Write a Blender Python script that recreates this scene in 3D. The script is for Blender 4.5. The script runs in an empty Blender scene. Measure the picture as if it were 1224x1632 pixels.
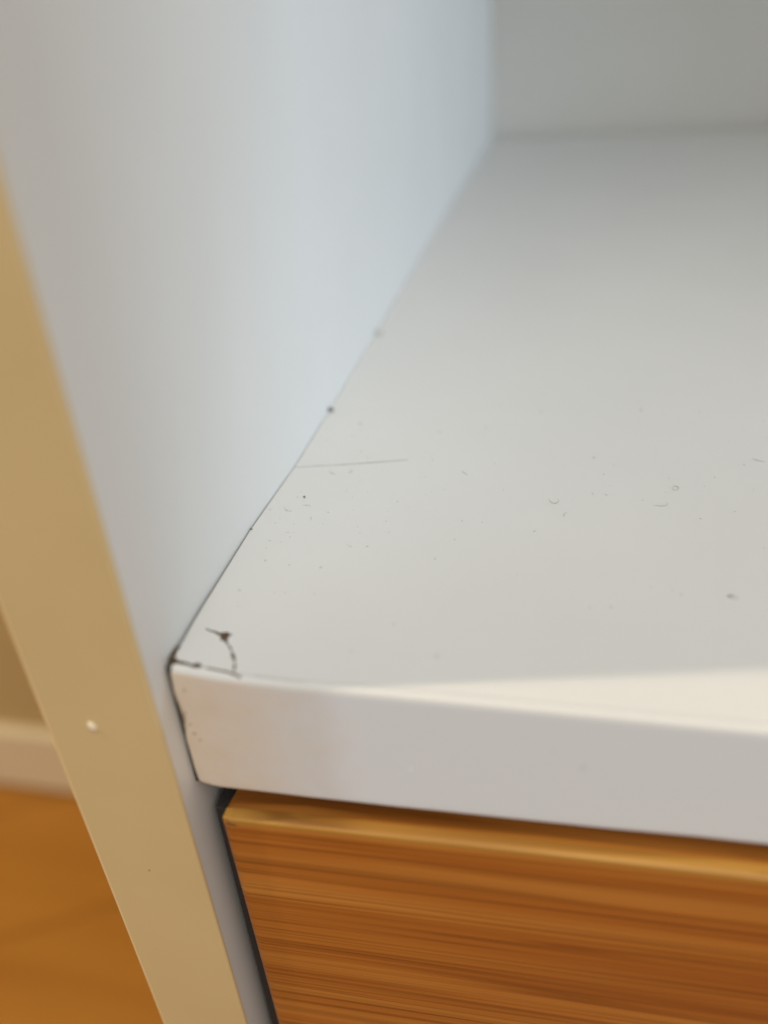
import bpy, bmesh, math, random
from mathutils import Vector, Matrix, noise

random.seed(7)
S = bpy.context.scene
COL = S.collection
CM = 0.01

# ------------------------------------------------------------------ camera
R = ((0.978615006607995, 0.19566937537617363, -0.06345206365069456),
     (0.04942130069909331, -0.5230878635747378, -0.8508446521063799),
     (-0.19967524603426318, 0.8295134613258033, -0.5215718681068235))
CAM = Vector((4.22228367, -6.23622968, 6.24522380)) * CM
cd = bpy.data.cameras.new('camera')
cam = bpy.data.objects.new('camera', cd)
COL.objects.link(cam)
m = Matrix.Identity(4)
for i in range(3):
    m[i][0] = R[0][i]; m[i][1] = -R[1][i]; m[i][2] = -R[2][i]; m[i][3] = CAM[i]
cam.matrix_world = m
cd.sensor_fit = 'VERTICAL'
cd.lens = 5.4
cd.sensor_height = 5.4 * 1632 / 1292.43
cd.sensor_width = cd.sensor_height * .75
cd.clip_start = 0.005
cd.clip_end = 50
cd.dof.use_dof = True
cd.dof.focus_distance = 0.116
cd.dof.aperture_fstop = 1.5
S.camera = cam

# ------------------------------------------------------------------ light
w = bpy.data.worlds.new('World'); S.world = w; w.use_nodes = True
bg = w.node_tree.nodes['Background']
bg.inputs[0].default_value = (1.0, 0.96, 0.88, 1)
bg.inputs[1].default_value = 0.28
S.view_settings.view_transform = 'Standard'
S.view_settings.look = 'None'
S.view_settings.exposure = 0
S.view_settings.gamma = 1


def aim(o, target):
    o.rotation_euler = (Vector(target) - o.location).to_track_quat('-Z', 'Y').to_euler()


def area(name, loc, target, size, power, col, shape='SQUARE', size_y=None, spread=None):
    d = bpy.data.lights.new(name, 'AREA'); d.energy = power; d.color = col
    d.shape = shape; d.size = size
    if size_y: d.size_y = size_y
    if spread: d.spread = math.radians(spread)
    o = bpy.data.objects.new(name, d); COL.objects.link(o); o.location = loc; aim(o, target)
    return o


# broad soft light of the room in front of the cabinet
area('room_light', (0.55, -1.05, 1.45), (0.0, 0.05, 0.0), 1.7, 24.3, (1.0, 0.985, 0.93), 'SQUARE')
# added cool spot inside the cabinet at the right, cone kept clear of its front
sd = bpy.data.lights.new('added_side_spot', 'SPOT'); sd.energy = 17.5; sd.color = (0.61, 0.80, 1.0)
sd.spot_size = math.radians(23.5); sd.spot_blend = .035; sd.shadow_soft_size = .05
side = bpy.data.objects.new('added_side_spot', sd); COL.objects.link(side)
side.location = (1.05, 0.12, 0.12); aim(side, (0.0, 0.234, 0.0))
# small warm lamp high up on the left, nearly in the plane of the cabinet front
az = math.atan(0.195); el = math.radians(54); d = 2.0
lamp = area('lamp_light', (-d * math.cos(el) * math.cos(az), -d * math.cos(el) * math.sin(az), d * math.sin(el)),
            (0.03, 0.0, 0.0), 0.045, 15.5, (1.0, 0.83, 0.60), 'DISK')


# ------------------------------------------------------------------ materials
def mat(name, rough=0.45, spec=0.35):
    ma = bpy.data.materials.new(name); ma.use_nodes = True
    nt = ma.node_tree; b = nt.nodes['Principled BSDF']
    b.inputs['Roughness'].default_value = rough
    b.inputs['Specular IOR Level'].default_value = spec
    return ma, nt, b


def nd(nt, t, **kw):
    n = nt.nodes.new(t)
    for k, v in kw.items(): setattr(n, k, v)
    return n


def noise_node(nt, scale, detail=3, rough=.55, mapscale=(1, 1, 1), dist=0):
    tc = nd(nt, 'ShaderNodeTexCoord'); mp = nd(nt, 'ShaderNodeMapping')
    mp.inputs['Scale'].default_value = mapscale
    n = nd(nt, 'ShaderNodeTexNoise'); n.inputs['Scale'].default_value = scale
    n.inputs['Detail'].default_value = detail; n.inputs['Roughness'].default_value = rough
    n.inputs['Distortion'].default_value = dist
    nt.links.new(tc.outputs['Object'], mp.inputs[0]); nt.links.new(mp.outputs[0], n.inputs['Vector'])
    return n


def ramp(nt, src, stops):
    r = nd(nt, 'ShaderNodeValToRGB'); e = r.color_ramp.elements
    e[0].position, e[0].color = stops[0][0], (*stops[0][1], 1)
    e[1].position, e[1].color = stops[-1][0], (*stops[-1][1], 1)
    for p, c in stops[1:-1]:
        x = e.new(p); x.color = (*c, 1)
    nt.links.new(src, r.inputs[0]); return r


def mix(nt, fac, a, b, mode='MIX'):
    n = nd(nt, 'ShaderNodeMix', data_type='RGBA', blend_type=mode)
    if isinstance(fac, (int, float)): n.inputs[0].default_value = fac
    else: nt.links.new(fac, n.inputs[0])
    for i, v in ((6, a), (7, b)):
        if isinstance(v, tuple): n.inputs[i].default_value = (*v, 1)
        else: nt.links.new(v, n.inputs[i])
    return n


def bump(nt, b, src, strength, dist):
    n = nd(nt, 'ShaderNodeBump'); n.inputs['Strength'].default_value = strength
    n.inputs['Distance'].default_value = dist
    nt.links.new(src, n.inputs['Height']); nt.links.new(n.outputs[0], b.inputs['Normal'])


def white_laminate(name, c=(.80, .796, .775)):
    ma, nt, b = mat(name, .42, .4)
    n = noise_node(nt, 22, 4)
    r = ramp(nt, n.outputs[0], [(.3, tuple(x * .965 for x in c)), (.7, c)])
    nt.links.new(r.outputs[0], b.inputs['Base Color'])
    f = noise_node(nt, 1400, 2); bump(nt, b, f.outputs[0], .05, .00004)
    return ma


M_WHITE = white_laminate('white_laminate')
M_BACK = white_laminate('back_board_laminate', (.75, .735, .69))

# front band of the shelf: white, turning beige and rubbed towards its left end
ma, nt, b = mat('shelf_edge_laminate', .5, .35); M_EDGE = ma
tc = nd(nt, 'ShaderNodeTexCoord'); sx = nd(nt, 'ShaderNodeSeparateXYZ'); nt.links.new(tc.outputs['Object'], sx.inputs[0])
nz = noise_node(nt, 260, 4, .6)
ad = nd(nt, 'ShaderNodeMath', operation='MULTIPLY_ADD'); nt.links.new(nz.outputs[0], ad.inputs[0])
ad.inputs[1].default_value = .011; nt.links.new(sx.outputs[0], ad.inputs[2])
mr = nd(nt, 'ShaderNodeMapRange'); nt.links.new(ad.outputs[0], mr.inputs[0])
mr.inputs['From Min'].default_value = .004; mr.inputs['From Max'].default_value = .028
st = ramp(nt, mr.outputs[0], [(0, (.76, .64, .50)), (.35, (.79, .73, .65)), (1, (.785, .86, .94))])
n2 = noise_node(nt, 900, 3, .6); sp = ramp(nt, n2.outputs[0], [(.62, (1, 1, 1)), (.74, (.86, .80, .72))])
mx = mix(nt, .35, st.outputs[0], sp.outputs[0], 'MULTIPLY')
nt.links.new(mx.outputs[2], b.inputs['Base Color'])
bp = noise_node(nt, 700, 3); bump(nt, b, bp.outputs[0], .08, .0001)

# tan edge band on the front of the side panel
ma, nt, b = mat('tan_edge_band', .42, .35); M_TAN = ma
n = noise_node(nt, 35, 3); r = ramp(nt, n.outputs[0], [(.3, (.68, .53, .275)), (.7, (.72, .565, .30))])
nt.links.new(r.outputs[0], b.inputs['Base Color'])
fl = noise_node(nt, 260, 3, .6); rr = ramp(nt, fl.outputs[0], [(.22, (.80, .74, .66)), (.30, (1, 1, 1))])
mx = mix(nt, .6, r.outputs[0], rr.outputs[0], 'MULTIPLY'); nt.links.new(mx.outputs[2], b.inputs['Base Color'])
f = noise_node(nt, 1500, 2); bump(nt, b, f.outputs[0], .06, .00005)


def bamboo(name, dark, mid, light, zs=1.0, line=.75):
    ma, nt, b = mat(name, .36, .5)
    tc = nd(nt, 'ShaderNodeTexCoord'); sp = nd(nt, 'ShaderNodeSeparateXYZ')
    nt.links.new(tc.outputs['Object'], sp.inputs[0])
    sl = nd(nt, 'ShaderNodeMath', operation='MULTIPLY_ADD'); sl.inputs[1].default_value = -.035   # the front hangs a little askew
    nt.links.new(sp.outputs[0], sl.inputs[0]); nt.links.new(sp.outputs[2], sl.inputs[2])
    cb = nd(nt, 'ShaderNodeCombineXYZ')
    for i, o in enumerate((sp.outputs[0], sp.outputs[1], sl.outputs[0])): nt.links.new(o, cb.inputs[i])

    def layer(sc, detail, rough, dist=0.0):
        mp = nd(nt, 'ShaderNodeMapping'); mp.inputs['Scale'].default_value = sc
        n = nd(nt, 'ShaderNodeTexNoise'); n.inputs['Scale'].default_value = 1
        n.inputs['Detail'].default_value = detail; n.inputs['Roughness'].default_value = rough
        n.inputs['Distortion'].default_value = dist
        nt.links.new(cb.outputs[0], mp.inputs[0]); nt.links.new(mp.outputs[0], n.inputs['Vector'])
        return n
    tone = layer((12, 12, 45), 3, .5, .3)
    wide = layer((5, 60, 240 * zs), 3, .5)
    lines = layer((7, 90, 620 * zs), 2, .5)
    fine = layer((10, 200, 1500 * zs), 3, .6)
    hair = layer((14, 300, 4200 * zs), 2, .5)
    r0 = ramp(nt, tone.outputs[0], [(.3, (.86, .80, .74)), (.7, (1.1, 1.14, 1.2))])
    r1 = ramp(nt, wide.outputs[0], [(.34, dark), (.5, mid), (.68, light)])
    r2 = ramp(nt, lines.outputs[0], [(.40, (1, 1, 1)), (.455, (.56, .48, .40)), (.475, (.60, .52, .45)), (.52, (1, 1, 1))])
    r3 = ramp(nt, fine.outputs[0], [(.34, (.62, .54, .48)), (.46, (.97, .96, .95)), (.64, (1.08, 1.09, 1.12))])
    r4 = ramp(nt, hair.outputs[0], [(.36, (.55, .47, .40)), (.47, (1, 1, 1))])
    c = mix(nt, .85, r1.outputs[0], r0.outputs[0], 'MULTIPLY')
    c = mix(nt, line, c.outputs[2], r2.outputs[0], 'MULTIPLY')
    c = mix(nt, .8 * line, c.outputs[2], r3.outputs[0], 'MULTIPLY')
    c = mix(nt, .6 * line, c.outputs[2], r4.outputs[0], 'MULTIPLY')
    nt.links.new(c.outputs[2], b.inputs['Base Color'])
    bump(nt, b, fine.outputs[0], .2, .00015)
    return ma


M_BAMBOO = bamboo('bamboo_drawer', (.40, .122, .018), (.48, .172, .028), (.55, .225, .044), 1.0, .68)
M_LAMELLA = bamboo('pale_bamboo_lamella', (.38, .175, .032), (.48, .24, .045), (.60, .32, .07), 1.0, .9)


def plain(name, c, rough=.7, var=.85, scale=400):
    ma, nt, b = mat(name, rough, .25)
    n = noise_node(nt, scale, 3)
    r = ramp(nt, n.outputs[0], [(.35, tuple(x * var for x in c)), (.65, c)])
    nt.links.new(r.outputs[0], b.inputs['Base Color']); return ma


M_DIRT = plain('brown_dirt', (.14, .092, .055), .85, .55, 1500)
M_GREY = plain('grey_lint', (.66, .65, .63), .9, .8, 2000)
M_PALE = plain('pale_dust', (.70, .69, .67), .9, .85, 2000)
M_SEAM = plain('seam_shade_paint', (.11, .10, .082), .9, .6, 1200)  # dark tone painted for the shade in the shelf-end gap
M_DARK = plain('dark_speck_gap_shade', (.04, .036, .034), .8, .7, 2000)  # black crumb, and the filler that darkens the drawer gap
M_DARK.node_tree.nodes['Principled BSDF'].inputs['Roughness'].default_value = .6
M_CRUMB = plain('grey_crumb', (.30, .30, .29), .8, .6, 2000)
M_SCR = plain('scratch_grey', (.13, .125, .12), .8, .7, 900)
M_CREAM = plain('cream_fleck', (.85, .76, .58), .6, .9, 900)
M_RIM = plain('rim_highlight_cream', (.93, .74, .42), .4, .95, 60)
M_WALL = plain('tan_wall_paint', (.60, .43, .19), .8, .9, 8)
M_SKIRT = plain('cream_skirting_paint', (.84, .70, .46), .5, .95, 8)

ma, nt, b = mat('orange_wood_floor', .35, .4); M_FLOOR = ma
n = noise_node(nt, 3, 4, .6, (.6, 6, 1)); r = ramp(nt, n.outputs[0], [(.3, (.42, .168, .019)), (.7, (.52, .222, .029))])
tc = nd(nt, 'ShaderNodeTexCoord'); mp = nd(nt, 'ShaderNodeMapping'); mp.inputs['Rotation'].default_value[2] = math.radians(-28)
br = nd(nt, 'ShaderNodeTexBrick'); br.inputs['Color1'].default_value = (1, 1, 1, 1); br.inputs['Color2'].default_value = (.84, .80, .76, 1)
br.inputs['Mortar'].default_value = (.55, .47, .38, 1); br.inputs['Scale'].default_value = 1; br.inputs['Mortar Size'].default_value = .004
br.inputs['Brick Width'].default_value = .9; br.inputs['Row Height'].default_value = .15
nt.links.new(tc.outputs['Object'], mp.inputs[0]); nt.links.new(mp.outputs[0], br.inputs[0])
mx = mix(nt, .45, r.outputs[0], br.outputs[0], 'MULTIPLY'); nt.links.new(mx.outputs[2], b.inputs['Base Color'])


# ------------------------------------------------------------------ helpers
def link(name, bm, ma, parent=None, smooth=False, label=None):
    me = bpy.data.meshes.new(name); bmesh.ops.recalc_face_normals(bm, faces=bm.faces)
    bm.to_mesh(me); bm.free(); me.materials.append(ma)
    if smooth:
        for p in me.polygons: p.use_smooth = True
    o = bpy.data.objects.new(name, me); COL.objects.link(o)
    if parent: o.parent = parent
    if label: o['label'] = label
    return o


def sharp(o, deg=35):
    o.data.set_sharp_from_angle(angle=math.radians(deg)); return o


def box_bm(x0, x1, y0, y1, z0, z1, bev=.05, seg=3):
    bm = bmesh.new(); bmesh.ops.create_cube(bm, size=1)
    for v in bm.verts:
        v.co = Vector(((x0 + x1) / 2 + v.co.x * (x1 - x0), (y0 + y1) / 2 + v.co.y * (y1 - y0), (z0 + z1) / 2 + v.co.z * (z1 - z0))) * CM
    if bev: bmesh.ops.bevel(bm, geom=bm.edges[:], offset=bev * CM, segments=seg, profile=.5, affect='EDGES')
    return bm


def interp(tab, x):
    if x <= tab[0][0]: return tab[0][1]
    for (a, va), (b_, vb) in zip(tab, tab[1:]):
        if x <= b_:
            t = (x - a) / (b_ - a); t = t * t * (3 - 2 * t); return va + (vb - va) * t
    return tab[-1][1]


def loft(rings, cap=True):
    bm = bmesh.new(); vs = [[bm.verts.new(Vector(p) * CM) for p in r_] for r_ in rings]
    n_ = len(rings[0])
    for a, b_ in zip(vs, vs[1:]):
        for i in range(n_):
            bm.faces.new((a[i], a[(i + 1) % n_], b_[(i + 1) % n_], b_[i]))
    if cap:
        bm.faces.new(vs[0]); bm.faces.new(vs[-1])
    return bm


# ------------------------------------------------------------------ setting
FLOOR_Z = -63.5
WALL_Y = 45.2


def structure(name, bm, ma):
    o = link(name, bm, ma); o['kind'] = 'structure'; return o


structure('floor', box_bm(-300, 300, -300, WALL_Y + 10, FLOOR_Z - 4, FLOOR_Z, 0), M_FLOOR)
structure('wall', box_bm(-300, 300, WALL_Y, WALL_Y + 10, FLOOR_Z + .01, 180, 0), M_WALL)
structure('skirting_board', box_bm(-300, -2.2, WALL_Y - 1.4, WALL_Y - .02, FLOOR_Z + .35, FLOOR_Z + 9, .4), M_SKIRT)

# ------------------------------------------------------------------ cabinet
F, W, D = .38, 1.52, 43.0
cabinet = bpy.data.objects.new('cabinet', None); COL.objects.link(cabinet)
cabinet['label'] = 'white laminate cabinet with tan edge band, chipped shelf corner and bamboo drawer'
cabinet['category'] = 'cabinet'

BOW = [(-.4, 0), (0, -.0), (1.2, -.06), (3, -.04), (5, .07), (8, .09), (11.5, .10), (21, .04), (43, 0)]
bow = lambda y: interp(BOW, y)
ZB, ZT = -62.0, 33.0
rings = []
ys = [-F + .062, -.25, -.1, 0, .4, .8, 1.2, 2, 3, 4, 5, 6, 7, 8, 9.5, 11.5, 14, 17, 21, 26, 32, 38, 44.2]
for y in ys:
    rings.append([(-W + .02, y, ZB), (bow(y), y, ZB), (bow(y), y, ZT), (-W + .02, y, ZT)])
panel = sharp(link('side_panel', loft(rings), M_WHITE, cabinet, True))
# band closes the front of the panel, rounded at both long edges
sec = []
for cx_, a0, r_ in ((-W + .13, 180, .13), (-.05 + .004, 270, .05)):
    for k in range(7):
        a = math.radians(a0 + 15 * k)
        sec.append((cx_ + r_ * math.cos(a), -F + r_ + r_ * math.sin(a)))
sec += [(.004, -F + .06), (-W, -F + .06)]
sec = sec[7:14] + [(.004, -F + .06), (-W + .004, -F + .06), (-W + .004, -F + .05), (-W + .075, -F)]
bm = loft([[(x, y, z) for x, y in sec] for z in (ZB, ZT)])
sharp(link('edge_band', bm, M_TAN, panel, True))


tr = [(-W, -F + .055), (-W + .006, -F + .040), (-W + .04, -F + .017), (-W + .072, -F - .001), (-W + .078, -F + .003), (-W + .010, -F + .06)]  # pale strip painted as the highlight on the panel's outer rim
link('rim_highlight', loft([[(x, y, z) for x, y in tr] for z in (ZB, ZT)]), M_RIM, panel, False, 'thin painted highlight along the outer corner of the tan edge band')


def blob(c, rad, seed, squash=.5, sub=2, amp=.35, stretch=(1, 1, 1)):
    bm = bmesh.new(); bmesh.ops.create_icosphere(bm, subdivisions=sub, radius=1)
    for v in bm.verts:
        n_ = noise.noise(v.co * 1.3 + Vector((seed * 3.1, seed, 0)))
        p = v.co * (1 + amp * n_)
        v.co = Vector((c[0] + p.x * rad * stretch[0], c[1] + p.y * rad * stretch[1], c[2] + p.z * rad * squash * stretch[2])) * CM
    return bm


bm = bmesh.new(); bmesh.ops.create_icosphere(bm, subdivisions=2, radius=1)
for v in bm.verts:
    n_ = noise.noise(v.co * 1.2 + Vector((4, 0, 0))); p = v.co * (1 + .3 * n_)
    v.co = Vector((-.855 + p.x * .05 + p.z * -.025, -F + p.y * .04, -.575 + p.z * .07)) * CM
link('paint_fleck', bm, M_CREAM, panel, True, 'raised cream fleck on the tan front edge')
bm = bmesh.new(); bmesh.ops.create_icosphere(bm, subdivisions=2, radius=1)
for v in bm.verts:
    v.co = Vector((-.762 + v.co.x * .011, -F + v.co.y * .006, -3.26 + v.co.z * .014)) * CM
link('speck', bm, M_DIRT, panel, True, 'tiny brown speck low on the tan front edge')

# ---- shelf
SHW = 110.0
def ztop(x, y):
    s = .075 * math.exp(-(max(x, 0) / .55) ** 2) * math.exp(-(max(y, 0) / .75) ** 2)   # swollen corner
    return s
def zbot(x):
    return interp([(0, -1.855), (.3, -1.90), (1.4, -1.89), (2.5, -1.865), (3.7, -1.83), (4.7, -1.795), (6.7, -1.72), (12, -1.70), (60, -1.7)], x)
def gap(y):
    return interp([(0, .055), (.2, .055), (1, .044), (3, .026), (5, .012), (8, .008), (43, .006)], y)
def xend(y, z):
    e = bow(max(y, 0)) + gap(max(y, 0))
    if y < .3:
        k = 1 - max(y, 0) / .3
        e += k * interp([(-1.9, .012), (-1.5, .0), (-1.1, -.010), (-.85, .022), (-.72, .048), (-.6, .024), (-.3, .0), (-.05, .012), (.1, .03)], z)
    return e


JY = .10      # joint between band and board
yy = [JY + .004, .2, .35, .5, .7, .9, 1.2, 1.6, 2, 2.5, 3, 4, 5, 6, 7, 8, 9.5, 11.5, 14, 17, 21, 26, 32, 38, 43]
xx = [0, .1, .2, .35, .5, .7, .9, 1.2, 1.6, 2.2, 3, 4, 6, 9, 14, 24, 40, SHW]
bm = bmesh.new()
top = []; bot = []
for x in xx:
    rt = []; rb = []
    for y in yy:
        e = xend(y, 0) * max(0, 1 - x / 2.2)
        rt.append(bm.verts.new(Vector((x + e if x < 2.2 else x, y, ztop(x, y))) * CM))
        rb.append(bm.verts.new(Vector((x + e if x < 2.2 else x, y, zbot(x) + .02)) * CM))
    top.append(rt); bot.append(rb)
ny = len(yy); nx = len(xx)
for i in range(nx - 1):
    for j in range(ny - 1):
        bm.faces.new((top[i][j], top[i + 1][j], top[i + 1][j + 1], top[i][j + 1]))
        bm.faces.new((bot[i][j], bot[i][j + 1], bot[i + 1][j + 1], bot[i + 1][j]))
    bm.faces.new((top[i][0], bot[i][0], bot[i + 1][0], top[i + 1][0]))
    bm.faces.new((top[i][-1], top[i + 1][-1], bot[i + 1][-1], bot[i][-1]))
for j in range(ny - 1):
    bm.faces.new((top[0][j], top[0][j + 1], bot[0][j + 1], bot[0][j]))
    bm.faces.new((top[-1][j], bot[-1][j], bot[-1][j + 1], top[-1][j + 1]))
shelf = sharp(link('shelf', bm, M_WHITE, cabinet, True))

# front band, rounded long edges, worn and rounded at its left end
rings = []
stations = [0, .015, .04, .08, .14, .22, .32, .45, .6, .8, 1.1, 1.5, 2, 2.6, 3.2, 4, 5, 6, 7, 9, 12, 20, 40, SHW]
for si, x in enumerate(stations):
    ring = []
    zt_, zb_ = ztop(x, 0), zbot(x)
    endk = interp([(0, .6), (.015, .25), (.04, .08), (.08, 0)], x)
    rt = .085; ry = .05 + .035 * math.exp(-x / .8); rb = .06
    prof = [(JY - .004, zt_ + .0)]
    for k in range(9):
        a = math.radians(90 + 90 * k / 8); prof.append((ry + ry * math.cos(a), zt_ - rt + rt * math.sin(a)))
    for k in range(1, 26):
        prof.append((0, zt_ - rt + (zb_ + rb - zt_ + rt) * k / 26))
    for k in range(7):
        a = math.radians(180 + 90 * k / 6); prof.append((rb + rb * math.cos(a), zb_ + rb + rb * math.sin(a)))
    prof.append((JY - .004, zb_))
    zc = (zt_ + zb_) / 2
    for y, z in prof:
        e = xend(y, z) * max(0, 1 - x / 2.2)
        dent = .012 * noise.noise(Vector((x * 1.6, z * 2.2, 3))) * math.exp(-x / .8)
        y2 = y + endk * .03 * (1 if y < .05 else 0) + (dent if y < .02 else 0)
        z2 = z + (zc - z) * endk * .035
        ring.append((x + e, y2, z2))
    rings.append(ring)
band = sharp(link('edge_band', loft(rings), M_EDGE, shelf, True, 'white front edge of the shelf, beige at its left end'), 50)


zs = [-1.875 + 1.915 * k / 40 for k in range(41)]
fill = [[(-.012, .05 + .01 * noise.noise(Vector((z * 3, 1, 0))), z), (xend(0, z) + .012, .055 + .02 * noise.noise(Vector((z * 4, 5, 0))), z),
         (xend(0, z) + .012, .30, z), (-.012, .30, z)] for z in zs]


band.data.materials.append(M_WHITE)
for p in band.data.polygons:
    if p.center.z / CM > ztop(p.center.x / CM, 0) - .055: p.material_index = 1


def ribbon(pts, widths, h, seed, zf=None, jag=.5):
    """thin crust of dirt with an uneven outline, lying along a line on the shelf"""
    P = []
    for (x0, y0), (x1, y1), w0, w1 in zip(pts, pts[1:], widths, widths[1:]):
        n_ = max(2, int(math.hypot(x1 - x0, y1 - y0) / .02))
        for k in range(n_):
            t = k / n_; P.append((x0 + (x1 - x0) * t, y0 + (y1 - y0) * t, w0 + (w1 - w0) * t))
    P.append((*pts[-1], widths[-1]))
    bm = bmesh.new(); rings_ = []
    for i, (x, y, wd) in enumerate(P):
        a = P[max(i - 1, 0)]; b_ = P[min(i + 1, len(P) - 1)]
        d_ = Vector((b_[0] - a[0], b_[1] - a[1])).normalized(); n_ = Vector((-d_.y, d_.x))
        q = noise.noise(Vector((i * .41, seed, 0))); q2 = noise.noise(Vector((i * .53, seed + 7, 0)))
        wl = max(.002, wd * (1 + jag * 1.6 * q)); wr = max(.002, wd * (1 + jag * 1.6 * q2)); hh = h * (1 + .5 * q)
        rg = []
        for o_, z_ in ((wl, -.006), (wl * .55, hh * .8), (0, hh), (-wr * .55, hh * .8), (-wr, -.006)):
            px, py = x + n_.x * o_, y + n_.y * o_
            rg.append(bm.verts.new(Vector((px, py, (zf(px, py) if zf else ztop(px, py)) + z_)) * CM))
        rings_.append(rg)
    for a, b_ in zip(rings_, rings_[1:]):
        for i in range(5): bm.faces.new((a[i], a[(i + 1) % 5], b_[(i + 1) % 5], b_[i]))
    bm.faces.new(rings_[0]); bm.faces.new(rings_[-1])
    return bm


zedge = lambda x, y: ztop(x, y) - (.085 * (1 - math.sqrt(max(0, 1 - (max(0, .06 - y) / .06) ** 2))) if y < .06 else 0)
crackA = [(.20, .785), (.26, .76), (.323, .748), (.417, .712), (.476, .685)]
link('crack', ribbon(crackA, [.006, .012, .016, .030, .045], .010, 1), M_DIRT, shelf, True, 'dark dirt filled end of the curved crack')
crackB = [(.476, .685), (.552, .568), (.60, .52), (.63, .488), (.66, .44)]
link('crack', ribbon(crackB, [.036, .016, .014, .018, .006], .006, 2), M_DIRT, shelf, True)
crackC = [(.665, .43), (.692, .386), (.735, .32), (.755, .28)]
link('crack', ribbon(crackC, [.008, .032, .026, .008], .008, 3), M_DIRT, shelf, True)
crackD = [(.762, .26), (.785, .2), (.80, .13)]
link('crack', ribbon(crackD, [0.009, 0.025, 0.016], .007, 4), M_DIRT, shelf, True)
link('dirt_clot', blob((.462, .695, .004), .10, 5, .22, 3, .7, (1.0, .9, 1)), M_DIRT, shelf, True)
crackF = [(.06, .145), (.111, .129), (.219, .115), (.323, .105), (.40, .112), (.43, .108)]
link('crack', ribbon(crackF, [0.070, 0.040, 0.031, 0.043, 0.053, 0.016], .014, 6, zedge), M_DIRT, shelf, True, 'brown open crack along the front edge of the chipped corner')
crackG = [(.47, .106), (.56, .105), (.638, .102), (.761, .094), (.862, .066), (.92, .04)]
link('crack', ribbon(crackG, [0.012, 0.025, 0.020, 0.022, 0.022, 0.009], .010, 7, zedge), M_DIRT, shelf, True)
crackT = [(.86, .098), (1.0, .095), (1.169, .085), (1.471, .065), (1.72, .05)]
link('crack', ribbon(crackT, [.003, .005, .003, .004, .002], .002, 8, zedge, .7), M_SCR, shelf, True)
crackS = [(.03, .15), (.02, .2), (-.005, .28), (.01, .36), (.03, .42)]
link('dirt_clot', ribbon(crackS, [.06, .05, .03, .02, .008], .014, 9), M_DIRT, shelf, True)
link('seam_shade', loft(fill), M_SEAM, shelf, True, 'dark strip standing in for shade in the gap between shelf end and side panel')  # dark filler painting the shade between shelf end and panel
scr = [(.085, 4.933), (.593, 5.039), (1.1, 5.144), (1.501, 5.241), (1.903, 5.339)]
link('scratch', ribbon(scr, [.0035, .006, .008, .009, .007], .003, 10, None, .3), M_SCR, shelf, True, 'long straight hairline scratch running in from the seam')

# ---- back, far side, top and bottom boards
link('back_panel', box_bm(-.02, SHW + .02, D + .45, D + 1.1, ZB + .5, ZT - .5, 0), M_BACK, cabinet)
link('side_panel', box_bm(SHW + .05, SHW + 1.6, -F, 44.2, ZB, ZT, .05), M_WHITE, cabinet)
link('top_board', box_bm(.12, SHW, 0, 42.9, ZT - 1.9, ZT - .05, .05), M_WHITE, cabinet)
link('bottom_board', box_bm(.12, SHW, .4, 42.9, ZB + 2, ZB + 3.8, .05), M_WHITE, cabinet)

# ---- drawer
DZ = [(0, -2.215), (2, -2.135), (4.2, -2.06), (6.5, -2.0), (12, -1.98), (60, -1.98)]


def drawer_front_bm():
    bm = bmesh.new(); rings_ = []
    X0, X1 = .0, SHW - .8
    st_ = [0, .03, .07, .13, .25, 1, 2, 4, 6, 10, 30, X1]
    for i, x in enumerate(st_):
        zt_ = interp(DZ, x + .38)
        yf = -.2
        r0 = .03 + (.03 * max(0, 1 - x / .13))
        zb_ = -22.0
        side = [.045, .018, .006, 0][min(i, 3)] if i < 4 else 0
        ring = []
        for k in range(6):
            a = math.radians(90 + 90 * k / 5)
            ring.append((yf + side + r0 + r0 * math.cos(a), zt_ - side - r0 + r0 * math.sin(a)))
            if k == 0: ring += [(-.03, zt_ - .36), (-.04, zt_ - side)]
        for k in range(1, 5): ring.append((yf + side, zt_ - r0 + (zb_ - zt_) * k / 5))
        ring += [(yf + side, zb_), (1.5, zb_), (1.5, zt_ - .36)]
        xl = lambda z: interp([(-8, .455), (-2, .365)], z) if x < .2 else .40
        ring = [(y, min(z, zt_ - .36) if y > -.05 else z) for y, z in ring]
        rings_.append([(x + (.365 - .014 * (z + 2.0) if x < .5 else .38), y, z) for y, z in ring])
    return loft(rings_)


def lamella_bm():
    rings_ = []
    for x in (.012, .05, .12, .25, 1, 2, 4, 6, 10, 30, SHW - .81):
        zt_ = interp(DZ, x + .38)
        e = .03 * max(0, 1 - x / .12)
        prof = [(-.203 + e, -.085), (-.203 + e, -.035)]
        prof += [(-.168 + e + .035 * math.cos(math.radians(a)), -.031 + .035 * math.sin(math.radians(a))) for a in (160, 140, 120, 100)]
        prof += [(-.10, .004), (-.03, .004), (-.03, -.02), (-.12, -.085)]
        rings_.append([(x + .372, y, zt_ + dz - e * .8) for y, dz in prof])
    return loft(rings_)


drawer = link('drawer', box_bm(1.2, SHW - 1.2, 1.502, 40, -21.5, -4.5, .1), M_BAMBOO, cabinet, False, 'bamboo drawer with its front just below the white shelf')
fr_ = sharp(link('drawer_front', drawer_front_bm(), M_BAMBOO, drawer, True), 40)
sharp(link('top_lamella', lamella_bm(), M_LAMELLA, drawer, True, 'pale yellow bamboo strip along the top edge of the drawer front'), 40)
link('knot', blob((.50, -.197, -2.30), .05, 12, .5, 2, .5, (1.4, .12, 1)), M_DIRT, drawer, True)


link('gap_shade_block', box_bm(.10, .33, .16, 38, -14, -2.5, .02), M_DARK, drawer)  # black filler added as shade in the gap between panel and drawer


# ------------------------------------------------------------------ bits lying on the shelf
def thing(o, label, cat, group=None):
    o['label'] = label; o['category'] = cat
    if group: o['group'] = group
    return o


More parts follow.
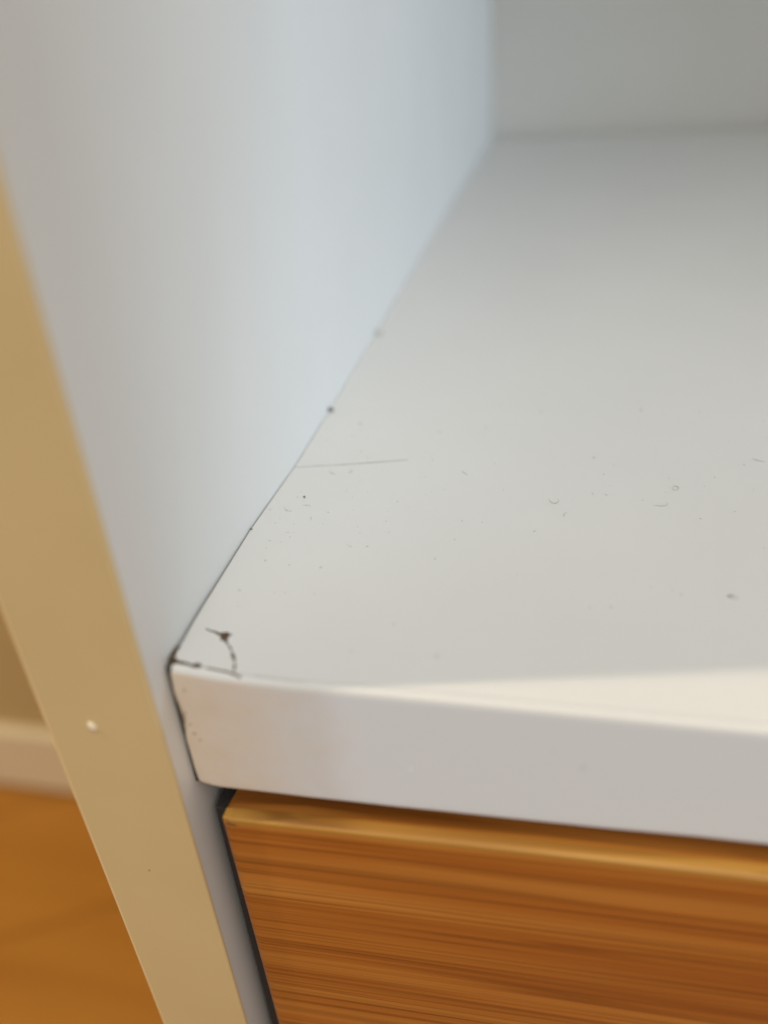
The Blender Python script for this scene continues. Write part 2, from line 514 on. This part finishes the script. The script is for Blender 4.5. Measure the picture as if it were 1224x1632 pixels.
def fibre(pts, rad, seed):
    """curled lint: a thin tapering tube rising slightly off the shelf"""
    bm = bmesh.new(); rings_ = []
    P = []
    for a, b_ in zip(pts, pts[1:]):
        for k in range(5): P.append(Vector((a[0] + (b_[0] - a[0]) * k / 5, a[1] + (b_[1] - a[1]) * k / 5)))
    P.append(Vector(pts[-1]))
    for _ in range(2):
        P = [P[0]] + [(P[i - 1] + 2 * P[i] + P[i + 1]) / 4 for i in range(1, len(P) - 1)] + [P[-1]]
    for i, p in enumerate(P):
        d_ = (P[min(i + 1, len(P) - 1)] - P[max(i - 1, 0)]).normalized(); n_ = Vector((-d_.y, d_.x))
        t = i / (len(P) - 1); rr = rad * (.35 + .65 * math.sin(math.pi * min(max(t, .05), .95))) * (1 + .4 * noise.noise(Vector((i * .6, seed, 1))))
        z = rr * .8 + .006 * math.sin(math.pi * t)
        rings_.append([bm.verts.new(Vector((p.x + n_.x * rr * math.cos(a), p.y + n_.y * rr * math.cos(a), z + rr * math.sin(a))) * CM)
                       for a in (0, math.pi / 3, 2 * math.pi / 3, math.pi, 4 * math.pi / 3, 5 * math.pi / 3)])
    for a, b_ in zip(rings_, rings_[1:]):
        for i in range(6): bm.faces.new((a[i], a[(i + 1) % 6], b_[(i + 1) % 6], b_[i]))
    bm.faces.new(rings_[0]); bm.faces.new(rings_[-1])
    return bm


G = 'bits of lint on the white shelf'
GC = 'crumbs on the white shelf'
thing(link('crumb', blob((.115, 7.15, .03), .065, 21, .6, 3, .4), M_CRUMB, None, True),
      'dark grey crumb wedged in the seam between shelf and side panel', 'crumb', GC)
thing(link('crumb', blob((.20, 11.35, .04), .085, 22, .6, 3, .4), M_GREY, None, True),
      'blurred pale grey crumb by the side panel, farthest back along the seam', 'crumb', GC)
thing(link('crumb', blob((.518, 3.997, .012), .019, 23, .8, 2, .3), M_DARK, None, True),
      'tiny black round crumb on the shelf just in front of the scratch', 'crumb', GC)
thing(link('crumb', blob((-.005, 3.03, .012), .017, 24, .7, 2, .4), M_CRUMB, None, True),
      'small grey crumb stuck in the thin seam near the front', 'crumb', GC)
FIB = [
    ([(.283, 3.69), (.33, 3.62), (.375, 3.575), (.45, 3.585)], .009, 'wavy lint fibre between the black crumb and the seam'),
    ([(.684, 4.87), (.73, 4.79), (.767, 4.765), (.82, 4.76)], .010, 'short bent lint fibre just under the middle of the scratch'),
    ([(1.02, 4.81), (1.05, 4.83), (1.08, 4.90)], .010, 'small slanting lint fibre under the right half of the scratch'),
    ([(4.205, 4.28), (4.245, 4.17), (4.31, 4.15), (4.345, 4.21), (4.34, 4.31)], .012, 'U shaped lint curl in the middle of the shelf'),
    ([(5.68, 4.24), (5.77, 4.215), (5.857, 4.231), (5.885, 4.33)], .012, 'hooked flat lint fibre below the small ring of lint'),
    ([(5.985, 4.78), (6.03, 4.83), (6.08, 4.79), (6.06, 4.70), (6.0, 4.70), (5.985, 4.76)], .012, 'small ring shaped curl of lint right of the U shaped curl'),
    ([(.771, 3.47), (.79, 3.41), (.804, 3.36)], .010, 'upright lint fibre to the right of the black crumb, nearer the front'),
    ([(.557, 3.75), (.60, 3.765), (.67, 3.768), (.69, 3.72)], .007, 'thin lint fibre right beside the black crumb'),
    ([(4.421, 3.80), (4.43, 3.87), (4.46, 3.93)], .013, 'tiny slanting lint fibre in front of the U shaped curl'),
    ([(2.82, 5.03), (2.87, 4.96), (2.93, 4.91)], .010, 'short lint fibre to the right of the scratch end'),
    ([(7.28, 5.80), (7.34, 5.72), (7.44, 5.69)], .010, 'small curved lint fibre at the right end of the visible shelf'),
]
for i, (p, rd, lb) in enumerate(FIB):
    thing(link('lint_fibre', fibre(p, rd * (.78 if i < 3 else .62), i), M_GREY, None, True), lb, 'lint', G)

bm = bmesh.new()
DUST = [(.097, 3.605, 1), (2.751, 2.578, 1.3), (1.775, 2.778, 1.2), (1.06, 5.56, 1.2), (.807, 6.624, 1.8), (2.055, .645, 1.3), (3.055, .674, 1.3),
        (6.438, 2.164, 2.2), (5.006, 1.8, 1.1), (4.88, 5.635, 1.6), (4.84, 4.49, 1.2), (5.724, 7.504, 2), (3.983, 7.322, 1.6), (2.275, 6.391, 1.5),
        (3.071, 6.618, 1.3), (4.033, 3.387, 1.2), (7.119, 5.58, 1.2), (7.135, 4.829, 1.3), (.55, 3.0, 1), (.62, 2.9, .9), (.33, 1.6, .9), (.45, 2.3, 1)]
for _ in range(70):
    DUST.append((random.uniform(.3, 8.5), random.triangular(.8, 10, 4.5), random.uniform(.35, .9)))
for _ in range(45):
    DUST.append((random.triangular(.1, 2.6, .3), random.triangular(1.0, 7.5, 4.2), random.uniform(.35, .8)))
for x, y, s in DUST:
    c = Vector((x, y, .004)); rr = .021 * s
    a = random.uniform(0, 3.14)
    tmp = bmesh.ops.create_icosphere(bm, subdivisions=1, radius=1)
    sx_, sy_ = rr * random.uniform(.8, 1.7), rr * random.uniform(.5, .9)
    for v in tmp['verts']:
        px, py, pz = v.co * (1 + random.uniform(-.3, .3))
        v.co = Vector((c.x + px * sx_ * math.cos(a) - py * sy_ * math.sin(a), c.y + px * sx_ * math.sin(a) + py * sy_ * math.cos(a), c.z + pz * .010)) * CM
dust = link('dust', bm, M_PALE, None, True); dust['kind'] = 'stuff'
dust['label'] = 'faint grey dust specks scattered over the white shelf'; dust['category'] = 'dust'

M_SCUFF = plain('brown_scuff', (.40, .29, .19), .7, .7, 900)
for (x, z, rx, rz) in ((.20, -.24, .012, .035), (.13, -.62, .012, .02), (.18, -.95, .03, .012), (.24, -1.05, .022, .010), (.16, -.80, .010, .016)):
    bm = bmesh.new(); bmesh.ops.create_icosphere(bm, subdivisions=2, radius=1)
    for v in bm.verts:
        p = v.co * (1 + .5 * noise.noise(v.co * 1.6 + Vector((x * 9, z * 5, 0))))
        v.co = Vector((x + p.x * rx, .002 + p.y * .006, z + p.z * rz)) * CM
    link('scuff', bm, M_SCUFF, shelf, True)
# raised marks on the shelf's front edge
for (x, z, rd, mm) in ((4.71, -.79, .022, M_GREY), (2.81, -1.15, .018, M_EDGE), (2.72, -1.06, .013, M_EDGE)):
    bm = bmesh.new(); bmesh.ops.create_icosphere(bm, subdivisions=2, radius=1)
    for v in bm.verts:
        p = v.co * (1 + .3 * noise.noise(v.co + Vector((x, z, 0))))
        v.co = Vector((x + p.x * rd * 1.3, p.y * rd * .3, z + p.z * rd * .7)) * CM
    link('speck', bm, mm, shelf, True)
